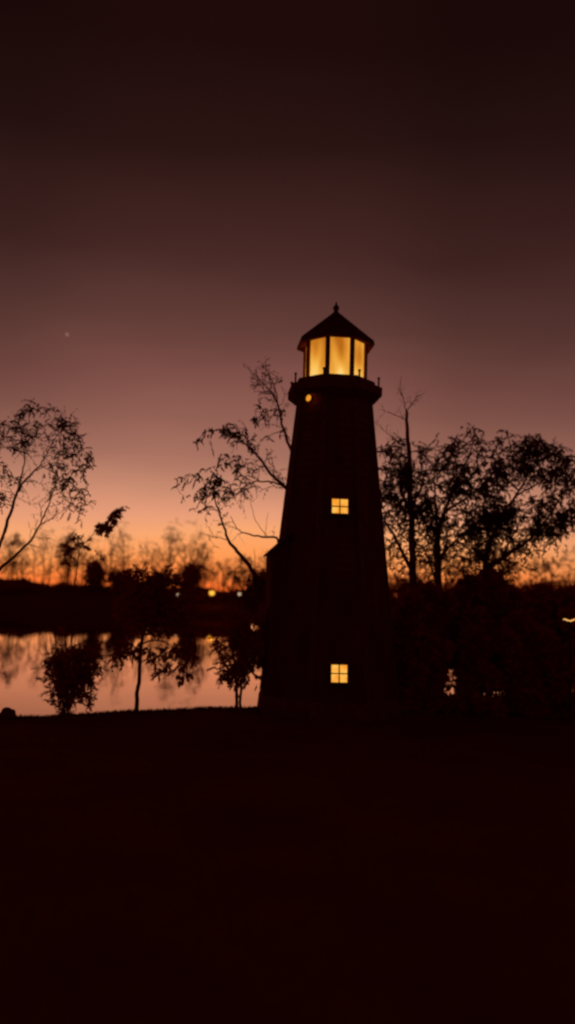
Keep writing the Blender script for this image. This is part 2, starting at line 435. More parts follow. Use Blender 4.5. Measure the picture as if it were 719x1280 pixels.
# roof
zA, sA = axis(392.5); ze, se = axis(434.5); re = 49.6 * se
b = MB()
steps = [(rl - .02, ze + .03), (re - .03, ze - .004), (re, ze), (re, ze + .055), (re - .012, ze + .065)]
nst = 7
for i in range(1, nst + 1):
    f = i / nst; r2 = re + (.055 - re) * f; zc = ze + .06 + (zA - ze - .06) * (f ** 1.02)
    steps += [(r2 + .014, zc - .016), (r2, zc)]
b.lathe(steps, 8, V0); b.build('roof', M_ROOF, house)
for k in range(8):
    a = V0 + k * R_(45); c, s_ = math.cos(a), math.sin(a); b = MB()
    b.tube([((re - .015) * c, (re - .015) * s_, ze + .075), (.05 * c, .05 * s_, zA + .012)], .017, 6); b.build('ridge_cap', M_ROOF, house)
z377 = axis(377)[0]; b = MB(); hh = z377 - zA
b.lathe([(.075, zA - .03), (.062, zA + .03), (.042, zA + hh * .22), (.046, zA + hh * .3), (.066, zA + hh * .42), (.062, zA + hh * .55), (.04, zA + hh * .66), (.022, zA + hh * .76), (.014, zA + hh * .9), (.003, z377)], 12)
b.build('finial', M_IRON, house, smooth=True)
# entry porch on the left face: sloped hood over a door
zr, _ = axis(671); zv, _ = axis(694); a = FACE - R_(90)
n = Vector((math.cos(a), math.sin(a), 0)); t = Vector((-math.sin(a), math.cos(a), 0))
dW = 1.235; hw = .56; d_in = r_at(zv) * COS8 - .08
def P(o, s_, z_): return n * o + t * s_ + Vector((0, 0, z_))
porch = MB()
zi, zo = zr - .05, zv - .02
ring8 = [P(d_in, -hw, -.35), P(dW, -hw, -.35), P(dW, hw, -.35), P(d_in, hw, -.35), P(d_in, -hw, zi), P(dW, -hw, zo), P(dW, hw, zo), P(d_in, hw, zi)]
porch.add(ring8, [(0, 3, 2, 1), (4, 5, 6, 7), (0, 1, 5, 4), (1, 2, 6, 5), (2, 3, 7, 6), (3, 0, 4, 7)])
po = porch.build('porch', M_SIDING, house)
rf = MB(); e = hw + .08; o2 = dW + .05
dz = (zi - zo) / (dW - d_in) * .05
vs = [P(d_in - .05, -e, zi + .012), P(o2, -e, zo - dz + .012), P(o2, e, zo - dz + .012), P(d_in - .05, e, zi + .012)]
rf.add(vs + [v + Vector((0, 0, .05)) for v in vs], [(0, 3, 2, 1), (4, 5, 6, 7), (0, 1, 5, 4), (1, 2, 6, 5), (2, 3, 7, 6), (3, 0, 4, 7)])
rf.build('porch_roof', M_ROOF, po)
dm = Matrix.Identity(4); pp = P(dW, 0, 0)
for i in range(3): dm[i][0], dm[i][1], dm[i][2], dm[i][3] = t[i], n[i], (0, 0, 1)[i], pp[i]
db = MB(); db.box((0, .012, 1.0), .74, .05, 1.92, dm)
for zz_, hh_ in ((.55, .7), (1.45, .7)):
    for x_ in (-.18, .18): db.box((x_, .04, zz_), .24, .012, hh_, dm)
do = db.build('door', M_TRIM, po)
hb = MB(); hb.tube([dm @ Vector((.3, .035, 1.0)), dm @ Vector((.3, .085, 1.0)), dm @ Vector((.3, .105, 1.0))], [.012, .03, .018], 10); hb.build('handle', M_IRON, do)

# ------------------------------------------------------------------ trees
def rv(s=1.0): return Vector((random.gauss(0, s), random.gauss(0, s), random.gauss(0, s)))
def smooth(pts, sub=4, jit=0.0):
    pts = [Vector(p) for p in pts]; out = []
    for i in range(len(pts) - 1):
        p0, p1, p2, p3 = pts[max(i - 1, 0)], pts[i], pts[i + 1], pts[min(i + 2, len(pts) - 1)]
        for k in range(sub):
            u = k / sub
            q = .5 * ((2 * p1) + (p2 - p0) * u + (2 * p0 - 5 * p1 + 4 * p2 - p3) * u * u + (3 * p1 - p0 - 3 * p2 + p3) * u ** 3)
            out.append(q + rv(jit))
    out.append(pts[-1]); return out
FINE, MORE = .56, 4.6
class Tree:
    def __init__(s, name, label, cat, base, group=None, bark=None, leaf=None):
        s.root = empty(name, base); tag(s.root, label, cat, group); s.base = Vector(base)
        s.trunk = MB(); s.limbs = []; s.tw = MB(); s.lv = MB(); s.nodes = []; s.bark = bark or M_BARK; s.leafm = leaf or M_LEAF
    def limb(s, pts, r0, r1, trunk=False, sub=4, jit=.008, sides=7):
        pp = smooth(pts, sub, jit); n = len(pp); rad = [r0 + (r1 - r0) * (i / (n - 1)) ** .8 for i in range(n)]
        if trunk: s.trunk.tube([p - s.base for p in pp], rad, sides + 2)
        else:
            b = MB(); b.tube([p - s.base for p in pp], rad, sides); s.limbs.append(b)
        s.nodes += [(p, r) for p, r in zip(pp, rad)]
        return pp
    def near(s, p):
        return min(s.nodes, key=lambda q: (q[0] - p).length)
    def twig(s, p, d, ln, r, leaves, lsize, droop=.25, depth=1, spread=.5):
        """a side shoot with leaves on it"""
        pts = [p]; dd = d.normalized(); n = 4
        for i in range(n):
            dd = (dd + rv(.22) + Vector((0, 0, -droop * (i / n)))).normalized(); pts.append(pts[-1] + dd * ln / n)
        s.tw.tube([q - s.base for q in pts], [r * (1 - .8 * i / n) for i in range(n + 1)], 4, cap=False)
        lsize *= FINE; leaves = int(round(leaves * MORE))
        for i in range(leaves):
            u = random.uniform(.1, 1) * n; k = min(int(u), n - 1); q = pts[k].lerp(pts[k + 1], u - k)
            ld = (dd * .5 + rv(spread) + Vector((0, 0, -droop * 1.6)))
            if ld.length > .05:
                l = lsize * random.uniform(.6, 1.3); s.lv.leaf(q - s.base, ld, l, l * random.uniform(.28, .45))
        if depth > 0:
            for k in range(2):
                q = pts[random.randint(1, 3)]; s.twig(q, dd + rv(.7), ln * .6, r * .6, int(leaves * .6 / MORE), lsize / FINE, droop, depth - 1, spread)
        return pts
    def shoots(s, path, n, ln, r, leaves, lsize, t0=.2, droop=.25, up=.2, depth=1):
        for i in range(n):
            k = int((t0 + (1 - t0) * random.random()) * (len(path) - 2)); d = (path[k + 1] - path[k]).normalized()
            s.twig(path[k], d * .6 + rv(.6) + Vector((0, 0, up)), ln * random.uniform(.5, 1.2), r, leaves, lsize, droop, depth)
    def clump(s, c, rad, n, leaves, lsize, r=.006, droop=.4, link=True):
        c = Vector(c)
        if link and s.nodes:
            p, pr = s.near(c)
            mid = p.lerp(c, .5) + rv(.12 * (c - p).length) + Vector((0, 0, .06 * (c - p).length))
            pts = smooth([p, mid, c], 3, .006); k = len(pts)
            rr = min(pr * .7, .012 + .012 * (c - p).length)
            s.tw.tube([q - s.base for q in pts], [rr + (r - rr) * i / (k - 1) for i in range(k)], 5, cap=False)
            s.nodes += [(q, r * 1.2) for q in pts[2:]]
        for i in range(n):
            d = rv(1.0); d.normalize()
            s.twig(c + rv(rad * .25), d, rad * random.uniform(.5, 1.25), r, leaves, lsize, droop, 0)
    def done(s):
        if s.trunk.v: s.trunk.build('trunk', s.bark, s.root, smooth=True)
        for b in s.limbs: b.build('limb', s.bark, s.root, smooth=True)
        nl = len(s.lv.f)
        if s.lv.v or s.tw.v:
            s.lv.add(s.tw.v, s.tw.f); cr = s.lv.build('crown', s.leafm, s.root); cr.data.materials.append(s.bark)
            for p in cr.data.polygons[nl:]: p.material_index = 1

def on(px, py, D):
    p = at(px, py, D); p.z = gz(p.x, p.y) - .05; return p

# -- tree whose bare limbs reach out left from behind the lighthouse (foot hidden by the tower)
DB = 17.9
t = Tree('spreading_tree', 'half bare tree reaching thin drooping branches leftward from behind the lighthouse', 'tree', on(398, 860, DB))
fork = at(394, 760, DB)
A_ = lambda px, py, dd=0: at(px, py, DB + dd)
t.limb([t.base, A_(399, 820), fork], .14, .11, True)
m1 = t.limb([fork, A_(390, 690), A_(380, 640), A_(357, 610, .1), A_(338, 592, .1), A_(322, 570, .2), A_(300, 550, .1), A_(282, 535, 0)], .075, .010)
m2 = t.limb([A_(357, 610, .1), A_(343, 603), A_(327, 602), A_(312, 604), A_(298, 615), A_(284, 626)], .026, .007)
m3 = t.limb([A_(390, 690), A_(384, 620, .3), A_(372, 580, .4), A_(362, 558, .4), A_(353, 530, .5), A_(348, 508, .5), A_(338, 488, .5), A_(326, 476, .5), A_(318, 462, .5)], .06, .007)
m3b = t.limb([A_(348, 508, .5), A_(345, 488, .4), A_(338, 470, .4), A_(328, 455, .4)], .014, .004)
m4 = t.limb([fork, A_(370, 720), A_(352, 690, -.2), A_(346, 673, -.2), A_(328, 671, -.2), A_(308, 667, -.2), A_(297, 661, -.2), A_(288, 645, -.2)], .05, .006)
m4b = t.limb([A_(335, 671, -.2), A_(322, 655, -.2), A_(316, 640, -.2), A_(312, 622, -.2)], .009, .004)
m4c = t.limb([A_(331, 671, -.2), A_(333, 655, -.2), A_(336, 640, -.2)], .007, .003)
m5 = t.limb([A_(330, 583, .1), A_(322, 582), A_(312, 579), A_(302, 584), A_(296, 586)], .012, .004)
for (path, n, ln, lv) in ((m1, 22, .55, 7), (m2, 16, .5, 6), (m3, 20, .5, 4), (m3b, 12, .4, 2), (m4, 5, .45, 1), (m5, 8, .4, 6)):
    t.shoots(path, n, ln, .006, lv, .085, .45, .3, .1)
for (px, py, r, n, lv) in ((262, 540, .30, 9, 9), (280, 535, .30, 12, 10), (295, 545, .28, 11, 9), (309, 552, .22, 7, 7), (318, 560, .18, 4, 6), (250, 548, .2, 5, 6),
                       (330, 515, .30, 12, 8), (318, 522, .24, 8, 8), (344, 520, .22, 7, 7), (335, 545, .2, 3, 5), (352, 545, .2, 3, 5),
                       (255, 605, .30, 13, 10), (268, 600, .28, 14, 10), (245, 595, .26, 8, 8), (272, 612, .25, 8, 9), (232, 600, .22, 5, 6), (222, 608, .2, 3, 5),
                       (285, 575, .26, 8, 8), (296, 572, .22, 6, 7), (272, 580, .24, 6, 7), (305, 598, .2, 4, 5), (283, 620, .22, 6, 6), (292, 606, .22, 6, 7), (258, 632, .22, 6, 6), (245, 622, .2, 5, 5), (228, 618, .18, 3, 3),
                       (345, 480, .2, 3, 3), (325, 485, .2, 3, 3), (308, 535, .2, 4, 6)):
    t.clump(A_(px + random.uniform(-2, 2), py, random.uniform(-.3, .4)), r, n, lv, .09, droop=.75)
t.done()

# -- leaning slim tree in front of it, lower left of the tower
DL = 17.3
t = Tree('leaning_tree', 'slim leaning tree left of the lighthouse with one bent trunk and a wisp of leaves', 'tree', on(352, 870, DL))
A_ = lambda px, py, dd=0: at(px, py, DL + dd)
tr = t.limb([t.base, A_(345, 800), A_(333, 745), A_(318, 717), A_(305, 698), A_(291, 682), A_(284, 672), A_(279, 655), A_(271, 632), A_(268, 618)], .075, .012, True)
l1 = t.limb([A_(284, 674), A_(272, 672), A_(260, 668), A_(248, 666)], .010, .004)
l2 = t.limb([A_(318, 717), A_(319, 700), A_(318, 686)], .010, .004)
for (px, py, r, n, lv) in ((262, 615, .24, 9, 9), (270, 605, .24, 8, 9), (252, 628, .2, 6, 6), (280, 614, .2, 5, 7), (244, 640, .16, 3, 4), (258, 645, .15, 2, 4)):
    t.clump(A_(px, py, random.uniform(-.3, .3)), r, n, lv, .085, droop=.9)
for (px, py, r, n, lv) in ((318, 725, .3, 10, 11), (330, 735, .3, 10, 11), (322, 742, .3, 10, 11), (312, 735, .22, 8, 9)):
    t.clump(A_(px, py, random.uniform(-.1, .3)), r, n, lv, .1, droop=.1)
t.shoots(l1, 4, .35, .005, 2, .07, .3); t.shoots(tr, 8, .3, .006, 3, .08, .75)
t.done()

FINE, MORE = .52, 4.8
# -- tree on the left edge, foot outside the frame
DT = 16.5
t = Tree('airy_tree', 'airy thin branched tree with a round sparse crown at the left edge', 'tree', on(-62, 905, 13.2))
def A_(px, py, dd=0): return at(px, py, DT + dd)
k0 = A_(-50, 780, -1.5)
t.limb([t.base, k0], .11, .09, True)
a1 = t.limb([k0, A_(-20, 725, -.8), A_(0, 681), A_(10, 650), A_(20, 621), A_(30, 603), A_(44, 588, .2), A_(56, 573, .2), A_(66, 552, .3)], .055, .007)
a2 = t.limb([k0, A_(-25, 740, -.8), A_(4, 708), A_(22, 692), A_(38, 676), A_(50, 656), A_(60, 634), A_(66, 616), A_(70, 600)], .045, .006)
a3 = t.limb([A_(20, 621), A_(26, 600), A_(30, 580), A_(30, 560), A_(26, 540, -.2), A_(24, 522, -.2)], .022, .006)
a4 = t.limb([A_(-20, 725, -.8), A_(-22, 660), A_(-14, 610), A_(-4, 570), A_(4, 540)], .05, .008)
a5 = t.limb([A_(50, 656), A_(64, 648), A_(76, 640), A_(88, 632)], .010, .003)
a6 = t.limb([A_(44, 588, .2), A_(62, 580), A_(80, 574), A_(94, 566)], .011, .003)
a7 = t.limb([A_(56, 573, .2), A_(70, 545), A_(84, 533), A_(96, 530)], .010, .003)
for (path, n, ln, lv) in ((a1, 20, .5, 4), (a2, 16, .45, 3), (a3, 16, .5, 4), (a4, 14, .5, 4), (a5, 4, .3, 2), (a6, 10, .35, 4), (a7, 10, .35, 4)):
    t.shoots(path, n, ln, .005, lv, .075, .4, .25, .15)
for i in range(105):
    a = random.uniform(-.7, 3.9); rr = random.uniform(.35, 1.0) ** .7
    px, py = 36 + 80 * rr * math.cos(a), 592 - 90 * rr * math.sin(a)
    if py > 655: continue
    t.clump(A_(px, py, random.uniform(-.5, .7)), random.uniform(.16, .3), random.randint(3, 7), random.randint(4, 7), .075, r=.005, droop=.6)
for (px, py) in ((30, 555), (36, 545), (84, 535), (92, 540), (80, 528), (10, 532), (20, 560), (64, 590), (72, 586), (88, 600), (95, 590), (108, 575), (113, 572), (18, 600), (8, 585), (86, 606), (94, 610)):
    t.clump(A_(px, py, random.uniform(-.3, .4)), .2, 6, 7, .085, r=.005, droop=.5)
t.done()

# -- right of the tower
DC = 17.2
FINE, MORE = .55, 3.0
t = Tree('bare_topped_tree', 'tall straight tree with bare forked twigs at its top, close right of the lighthouse', 'tree', on(519, 868, DC))
A_ = lambda px, py, dd=0: at(px, py, DC + dd)
tr = t.limb([t.base, A_(518, 790), A_(516, 715), A_(514, 650), A_(512.5, 600), A_(511, 560), A_(509, 530), A_(508, 513)], .105, .028, True)
c1 = t.limb([A_(508, 515), A_(505, 500), A_(500, 486), A_(502, 470)], .012, .003)
c2 = t.limb([A_(508, 513), A_(515, 505), A_(523, 495), A_(533, 490)], .012, .003)
c3 = t.limb([A_(507, 524), A_(497, 520), A_(485, 515), A_(474, 512)], .011, .003)
c4 = t.limb([A_(510, 552), A_(500, 552), A_(488, 546), A_(478, 536), A_(470, 528)], .013, .003)
c5 = t.limb([A_(516, 715), A_(503, 690), A_(490, 665), A_(480, 650), A_(474, 635)], .05, .01)
c6 = t.limb([A_(514, 640), A_(524, 615), A_(532, 590), A_(536, 570)], .03, .006)
for i in range(60):
    t.clump(A_(random.uniform(474, 545), random.uniform(625, 712), random.uniform(-.3, .8)), random.uniform(.16, .26), random.randint(3, 7), 6, .09, droop=.5)
c7 = t.limb([A_(514, 640), A_(500, 610), A_(492, 585), A_(486, 565)], .03, .006)
for p in (c1, c2, c3, c4): t.shoots(p, 7, .3, .004, 1, .06, .2, .1, .3)
for i in range(95):
    px, py = random.gauss(507, 19), random.gauss(615, 34)
    if py < 552 or px < 470 or py > 700: continue
    t.clump(A_(px, py, random.uniform(-.3, .7)), random.uniform(.18, .3), random.randint(6, 11), 8, .09, droop=.6)
for (px, py) in ((480, 560), (476, 585), (482, 620), (525, 565), (532, 560), (486, 640), (498, 570)):
    t.clump(A_(px, py, .2), .26, 10, 9, .09, droop=.6)
t.done()

DR = 17.6
t = Tree('round_topped_tree', 'leafy tree with the tallest rounded crown and straight dark trunk on the right bank', 'tree', on(551, 866, DR))
A_ = lambda px, py, dd=0: at(px, py, DR + dd)
t.limb([t.base, A_(550, 780), A_(548, 720), A_(547, 672)], .10, .07, True)
r1 = t.limb([A_(547, 672), A_(556, 640), A_(570, 605), A_(584, 575), A_(592, 550)], .055, .010)
r2 = t.limb([A_(547, 672), A_(545, 635), A_(543, 600), A_(545, 575)], .04, .010)
r3 = t.limb([A_(556, 640), A_(580, 625), A_(605, 605), A_(625, 590)], .04, .008)
r4 = t.limb([A_(548, 700), A_(570, 675), A_(596, 655), A_(615, 645)], .04, .008)
for i in range(120):
    t.clump(A_(random.uniform(515, 640), random.uniform(640, 728), random.uniform(-.5, .9)), random.uniform(.16, .28), random.randint(3, 8), 6, .09, droop=.5)
r5 = t.limb([A_(549, 735), A_(536, 700), A_(527, 680)], .03, .008)
cl = []
for i in range(190):
    a = random.uniform(0, 6.28); rr = math.sqrt(random.random())
    cl.append((586 + 56 * rr * math.cos(a), 622 + 76 * rr * math.sin(a)))
for (px, py) in cl:
    if py < 552 and abs(px - 592) > 22 and random.random() < .8: continue
    if noise.noise((px * .05, py * .05, 9)) < -.3: continue
    t.clump(A_(px, py, random.uniform(-.6, .8)), random.uniform(.18, .32), random.randint(5, 10), 8, .095, droop=.55)
for (px, py) in ((583, 545), (592, 540), (600, 550), (574, 555), (628, 548), (634, 545), (620, 556), (566, 562), (550, 565), (545, 590), (556, 580)):
    t.clump(A_(px, py, random.uniform(-.2, .3)), .24, 9, 9, .09, droop=.4)
t.done()

DS = 18.0
t = Tree('wide_leaning_tree', 'wide dark tree with long limbs slanting up to the right edge', 'tree', on(598, 866, DS))
A_ = lambda px, py, dd=0: at(px, py, DS + dd)
t.limb([t.base, A_(596, 800), A_(600, 735), A_(606, 712)], .12, .09, True)
s1 = t.limb([A_(606, 712), A_(628, 697), A_(648, 685), A_(668, 668), A_(690, 640), A_(706, 612)], .07, .012)
s2 = t.limb([A_(606, 712), A_(612, 680), A_(625, 650), A_(645, 620), A_(662, 590), A_(675, 565)], .06, .010)
s3 = t.limb([A_(668, 668), A_(690, 670), A_(712, 664), A_(740, 662)], .022, .006)
s4 = t.limb([A_(645, 620), A_(672, 605), A_(700, 590), A_(722, 585)], .025, .007)
for i in range(70):
    px = random.uniform(598, 700); t.clump(A_(px, random.uniform(640, 716 - max(0, px - 650) * .6), random.uniform(-.3, .8)), random.uniform(.16, .28), random.randint(3, 8), 6, .09, droop=.5)
s5 = t.limb([A_(628, 697), A_(640, 672), A_(652, 650)], .03, .008)
for i in range(215):
    a = random.uniform(0, 6.28); rr = math.sqrt(random.random())
    px, py = 668 + 64 * rr * math.cos(a), 612 + 62 * rr * math.sin(a)
    if py < 560 and px > 690 and random.random() < .6: continue
    if noise.noise((px * .045, py * .045, 4)) < -.3: continue
    t.clump(A_(px, py, random.uniform(-.6, .8)), random.uniform(.18, .32), random.randint(5, 10), 8, .095, droop=.55)
for (px, py) in ((690, 560), (680, 556), (660, 552), (648, 560), (700, 568), (712, 590), (640, 690), (625, 690), (615, 680), (640, 675), (650, 680), (655, 690), (600, 690), (590, 700), (610, 700), (700, 655), (715, 640)):
    t.clump(A_(px, py, random.uniform(-.2, .3)), .26, 10, 9, .095, droop=.4)
t.shoots(s3, 8, .3, .005, 4, .08, .3, .5); t.shoots(s1, 10, .4, .006, 5, .08, .3)
t.done()

# ------------------------------------------------------------------ shrubs
HOLES = [(at(564, 854, 17), .20, .36), (at(556, 868, 17), .16, .16), (at(617, 867, 17), .34, .16)]
def shrub(name, label, px, top, wpx, D, group=None, n=9000, foot=877, leaf=.15, holes=True, mt=None, stems=5, skirt=.06, cat='shrub'):
    base = on(px, foot, D); s = D / F
    t = Tree(name, label, cat, base, group, leaf=mt or M_LEAFD)
    H = at(px, top, D).z - base.z; W = wpx * s / 2
    for i in range(stems):
        a = random.uniform(0, 6.28); q = base + Vector((math.cos(a) * W * .5, math.sin(a) * W * .4, H * random.uniform(.6, .85)))
        t.limb([base + Vector((math.cos(a) * .06, math.sin(a) * .06, 0)), base.lerp(q, .5) + Vector((0, 0, .1)), q], .03, .008, sides=5)
    lobes = [(random.uniform(0, 6.28), random.uniform(.1, .75), (k + random.random()) / 13, random.uniform(.28, .45)) for k in range(13)]
    for i in range(n):
        a, rr, hh, lr = random.choice(lobes)
        c = Vector((math.cos(a) * W * rr * (1.15 - .35 * hh), math.sin(a) * W * .8 * rr, H * (skirt + (1 - skirt - lr * .25) * hh)))
        d = rv(1); d.normalize()
        q = c + Vector((d.x * W * lr, d.y * W * lr, d.z * W * lr * .9)) * random.random() ** .45
        if q.z < .02 or q.z > H * 1.06: continue
        wq = q + base
        if holes and random.random() < .978 and any(((wq.x * 17 / wq.y - h.x) / hx) ** 2 + (((wq.z - 1.6) * 17 / wq.y - (h.z - 1.6)) / hz) ** 2 < 1 + .5 * noise.noise(wq * 3) for h, hx, hz in HOLES): continue
        l = leaf * random.uniform(.6, 1.3); t.lv.leaf(q, d + rv(.6), l, l * random.uniform(.4, .6))
    t.done()
SL = 'dense black leafy shrub in the thicket at the foot of the right bank trees'
SG = 'thicket shrubs on the right bank'
for (px, top, wp, D) in ((478, 742, 70, 17.9), (512, 722, 74, 16.9), (548, 738, 66, 17.2), (583, 715, 66, 17.5), (618, 704, 72, 17.6), (655, 728, 72, 17.3), (690, 738, 70, 17.8), (726, 722, 84, 17.2), (770, 716, 90, 17.5),
                         (498, 790, 56, 16.6), (540, 785, 54, 16.8), (590, 788, 64, 16.7), (640, 785, 66, 16.8), (684, 790, 66, 16.6), (728, 792, 72, 16.7),
                         (530, 738, 60, 18.1), (568, 745, 64, 18.2), (604, 742, 64, 18.4), (640, 732, 70, 18.5), (674, 740, 70, 18.5), (708, 738, 70, 18.6)):
    shrub('thicket_shrub', SL, px, top, wp * 1.15, D, SG, 9000)

# shrub on the near left shore: stems fan up, one leafy shoot high above
D1 = 15.0
FINE, MORE = .7, 2.4
t = Tree('tall_shrub', 'tall shrub fanning many thin stems up from the near left shore', 'shrub', on(82, 893, D1), leaf=M_LEAFD)
A_ = lambda px, py, dd=0: at(px, py, D1 + dd)
for i in range(26):
    ex = random.uniform(48, 126); ey = random.uniform(795, 850) if random.random() < .75 else random.uniform(760, 800)
    p = t.limb([t.base + rv(.07) * .8, A_(82 + (ex - 82) * .35, 866), A_(ex, ey, random.uniform(-.4, .4))], .014, .004, sides=5)
    t.shoots(p, 5, .3, .004, 6, .08, .35, .1, .3, 0)
for i in range(95):
    px, py = random.gauss(90, 17), random.gauss(838, 19)
    if abs(px - 88) > 40 - max(0, py - 850) * .55 or py > 886: continue
    t.clump(A_(px, py, random.uniform(-.4, .4)), .2, 7, 8, .085, droop=.1)
u1 = t.limb([A_(82, 885), A_(88, 830), A_(92, 770), A_(95, 720), A_(99, 690), A_(110, 675), A_(124, 662), A_(140, 648), A_(158, 636)], .02, .002)
u2 = t.limb([A_(82, 885), A_(82, 820), A_(84, 760), A_(86, 715), A_(90, 690)], .02, .005)
u3 = t.limb([A_(92, 770), A_(104, 735), A_(118, 715), A_(128, 700)], .012, .004)
for (px, py, r, n, lv, ls) in ((88, 684, .17, 10, 9, .09), (94, 676, .13, 8, 8, .09), (82, 690, .14, 7, 8, .08), (106, 683, .10, 7, 8, .09), (112, 674, .04, 2, 4, .09), (129, 659, .06, 9, 6, .14), (124, 663, .05, 5, 5, .13), (137, 661, .05, 6, 5, .14),
                           (133, 666, .04, 4, 4, .12), (141, 649, .06, 9, 6, .15), (146, 643, .05, 7, 5, .14), (121, 660, .03, 2, 3, .1), (154, 637, .04, 3, 3, .1), (159, 634, .03, 2, 2, .09), (120, 706, .14, 5, 6, .08), (126, 696, .12, 4, 6, .08), (84, 705, .12, 4, 6, .08)):
    t.clump(A_(px, py, random.uniform(-.08, .08)), r, n, lv, ls, r=.004, droop=.1)
t.done()

# young tree with a single thin stem on the shore
D2 = 15.6
FINE, MORE = .66, 2.6
t = Tree('young_tree', 'young tree with a thin crooked stem and dense hanging crown on the near shore', 'tree', on(171, 890, D2), leaf=M_LEAFD)
A_ = lambda px, py, dd=0: at(px, py, D2 + dd)
t.limb([t.base, A_(172, 866), A_(174.5, 842), A_(175.5, 815), A_(180, 785)], .045, .03, True, jit=.006)
q1 = t.limb([A_(180, 785), A_(190, 755), A_(200, 730)], .03, .008); q2 = t.limb([A_(177, 805), A_(195, 800), A_(215, 808), A_(228, 818)], .02, .006); q3 = t.limb([A_(180, 785), A_(165, 765), A_(158, 735)], .02, .006)
for i in range(150):
    px, py = random.gauss(193, 23), random.gauss(750, 22)
    if abs(px - 222) < 9 and abs(py - 743) < 11: continue
    if px < 148 or px > 242 or py < 714 + max(0, px - 210) * .6: continue
    if ((px - 194) / 17) ** 2 + ((py - 795) / 7) ** 2 < 1: continue
    t.clump(A_(px, py, random.uniform(-.5, .5)), .24, 8, 9, .1, droop=.3)
for (px, py, r) in ((150, 822, .22), (158, 815, .22), (165, 808, .2), (195, 828, .2), (200, 838, .16), (225, 830, .24), (232, 840, .2), (215, 825, .24), (205, 815, .22), (240, 822, .2), (185, 815, .18), (228, 848, .12), (150, 805, .2), (172, 812, .2), (240, 806, .2), (146, 815, .18), (222, 812, .22)):
    t.clump(A_(px, py, random.uniform(-.3, .3)), r, 10, 9, .1, droop=.7)
t.done()

D3 = 15.7
t = Tree('twin_stem_tree', 'small tree on two thin stems at the water edge just left of the lighthouse', 'tree', on(298, 884, D3), leaf=M_LEAFD)
A_ = lambda px, py, dd=0: at(px, py, D3 + dd)
t.limb([t.base + Vector((-.03, 0, 0)), A_(295.5, 862), A_(294, 835), A_(290, 805)], .035, .02, True)
w2 = t.limb([t.base + Vector((.05, .02, 0)), A_(301, 862), A_(306, 838), A_(312, 806)], .03, .018, True)
for i in range(100):
    px, py = random.gauss(306, 15), random.gauss(815, 24)
    if px < 270 or py < 762 or py > 858: continue
    if ((px - 318) / 7) ** 2 + ((py - 797) / 12) ** 2 < 1 or ((px - 312) / 12) ** 2 + ((py - 862) / 16) ** 2 < 1: continue
    t.clump(A_(px, py, random.uniform(-.4, .4)), .19, 7, 8, .085, droop=.5)
for (px, py) in ((280, 842), (278, 846), (284, 850), (290, 848), (274, 838), (286, 838)):
    t.clump(A_(px, py), .16, 7, 8, .085, droop=.3)
t.done()

# stone on the shore at the left edge, and a pale one at the tower foot
def rock(px, py, D, r, label, sq=.7):
    b = MB(); base = on(px, py, D); base.z += .05
    import bmesh
    bm = bmesh.new(); bmesh.ops.create_icosphere(bm, subdivisions=3, radius=1)
    for v in bm.verts:
        k = 1 + .28 * noise.noise(v.co * 1.4 + Vector((px, 0, 0))) + .1 * noise.noise(v.co * 4)
        v.co = Vector((v.co.x * r * k, v.co.y * r * k * .9, max(-.05, v.co.z * r * sq * k + r * sq * .6)))
    me = bpy.data.meshes.new('boulder'); bm.to_mesh(me); bm.free(); me.materials.append(M_STONE)
    o = bpy.data.objects.new('boulder', me); o.location = base; col.objects.link(o); tag(o, label, 'rock')
rock(9, 901, 14.0, .14, 'rounded dark rock on the lawn edge at the far left of the shore', .8)
rock(318, 884, 15.6, .09, 'small pale rock at the left foot of the lighthouse')

# ------------------------------------------------------------------ far bank
FINE, MORE = 1.0, 1.0
def far_x(px, D): return at(px, 738, D).x
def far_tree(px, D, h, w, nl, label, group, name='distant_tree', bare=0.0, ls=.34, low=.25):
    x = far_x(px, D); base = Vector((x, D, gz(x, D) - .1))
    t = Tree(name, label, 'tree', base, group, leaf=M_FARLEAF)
    lean = Vector((random.uniform(-.6, .6), random.uniform(-.4, .4), 0))
    top = base + Vector((0, 0, h * .72)) + lean
    tr = t.limb([base, base.lerp(top, .5) + rv(.1), top], random.uniform(.05, .11) + .004 * h, .03, True, sub=3, jit=.03, sides=5)
    for i in range(random.randint(5, 8)):
        p = tr[random.randint(1, len(tr) - 2)]; a = random.uniform(0, 6.28); l = w * random.uniform(.3, .6)
        e = p + Vector((math.cos(a) * l, math.sin(a) * l, h * random.uniform(.12, .38)))
        q = t.limb([p, p.lerp(e, .5) + Vector((math.cos(a), math.sin(a), 0)) * l * .12, e], .04, .015, sub=2, jit=.04, sides=4)
        t.shoots(q, 5, h * .16, .022, int(4 * (1 - bare)), ls, .3, .1, .4)
    nc = max(3, int(nl / 30))
    for i in range(nc):
        a = random.uniform(0, 6.28); rr = math.sqrt(random.random())
        zc = random.uniform(low, 1.0); wz = math.sin(math.pi * min(1, max(.1, (zc - low + .12) / (1.12 - low)))) ** .6
        c = base + lean * zc + rv(.15) + Vector((math.cos(a) * w / 2 * rr * wz, math.sin(a) * w / 2 * rr * wz, h * zc * .95))
        t.clump(c, h * .085, 4, 8, ls, r=.015, droop=.2)
    t.done()
FG = 'thin trees along the far shore'
TL = 'thin distant tree in the line on the far shore against the orange sky'
random.seed(5)
for px in range(-60, 350, 10):
    px += random.uniform(-5, 5); D = random.uniform(107, 122); h = random.uniform(6.6, 10.2) + (1.0 if 130 < px < 250 else -1.2 if px >= 250 else 0)
    if 240 < px < 300: h *= .78
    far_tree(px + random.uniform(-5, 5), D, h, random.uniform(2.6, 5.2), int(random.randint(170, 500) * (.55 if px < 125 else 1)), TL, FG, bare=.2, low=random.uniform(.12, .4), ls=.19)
far_tree(84, 106, 7.6, 3.4, 1000, 'darker distant tree left of centre on the far shore', None, low=.45)
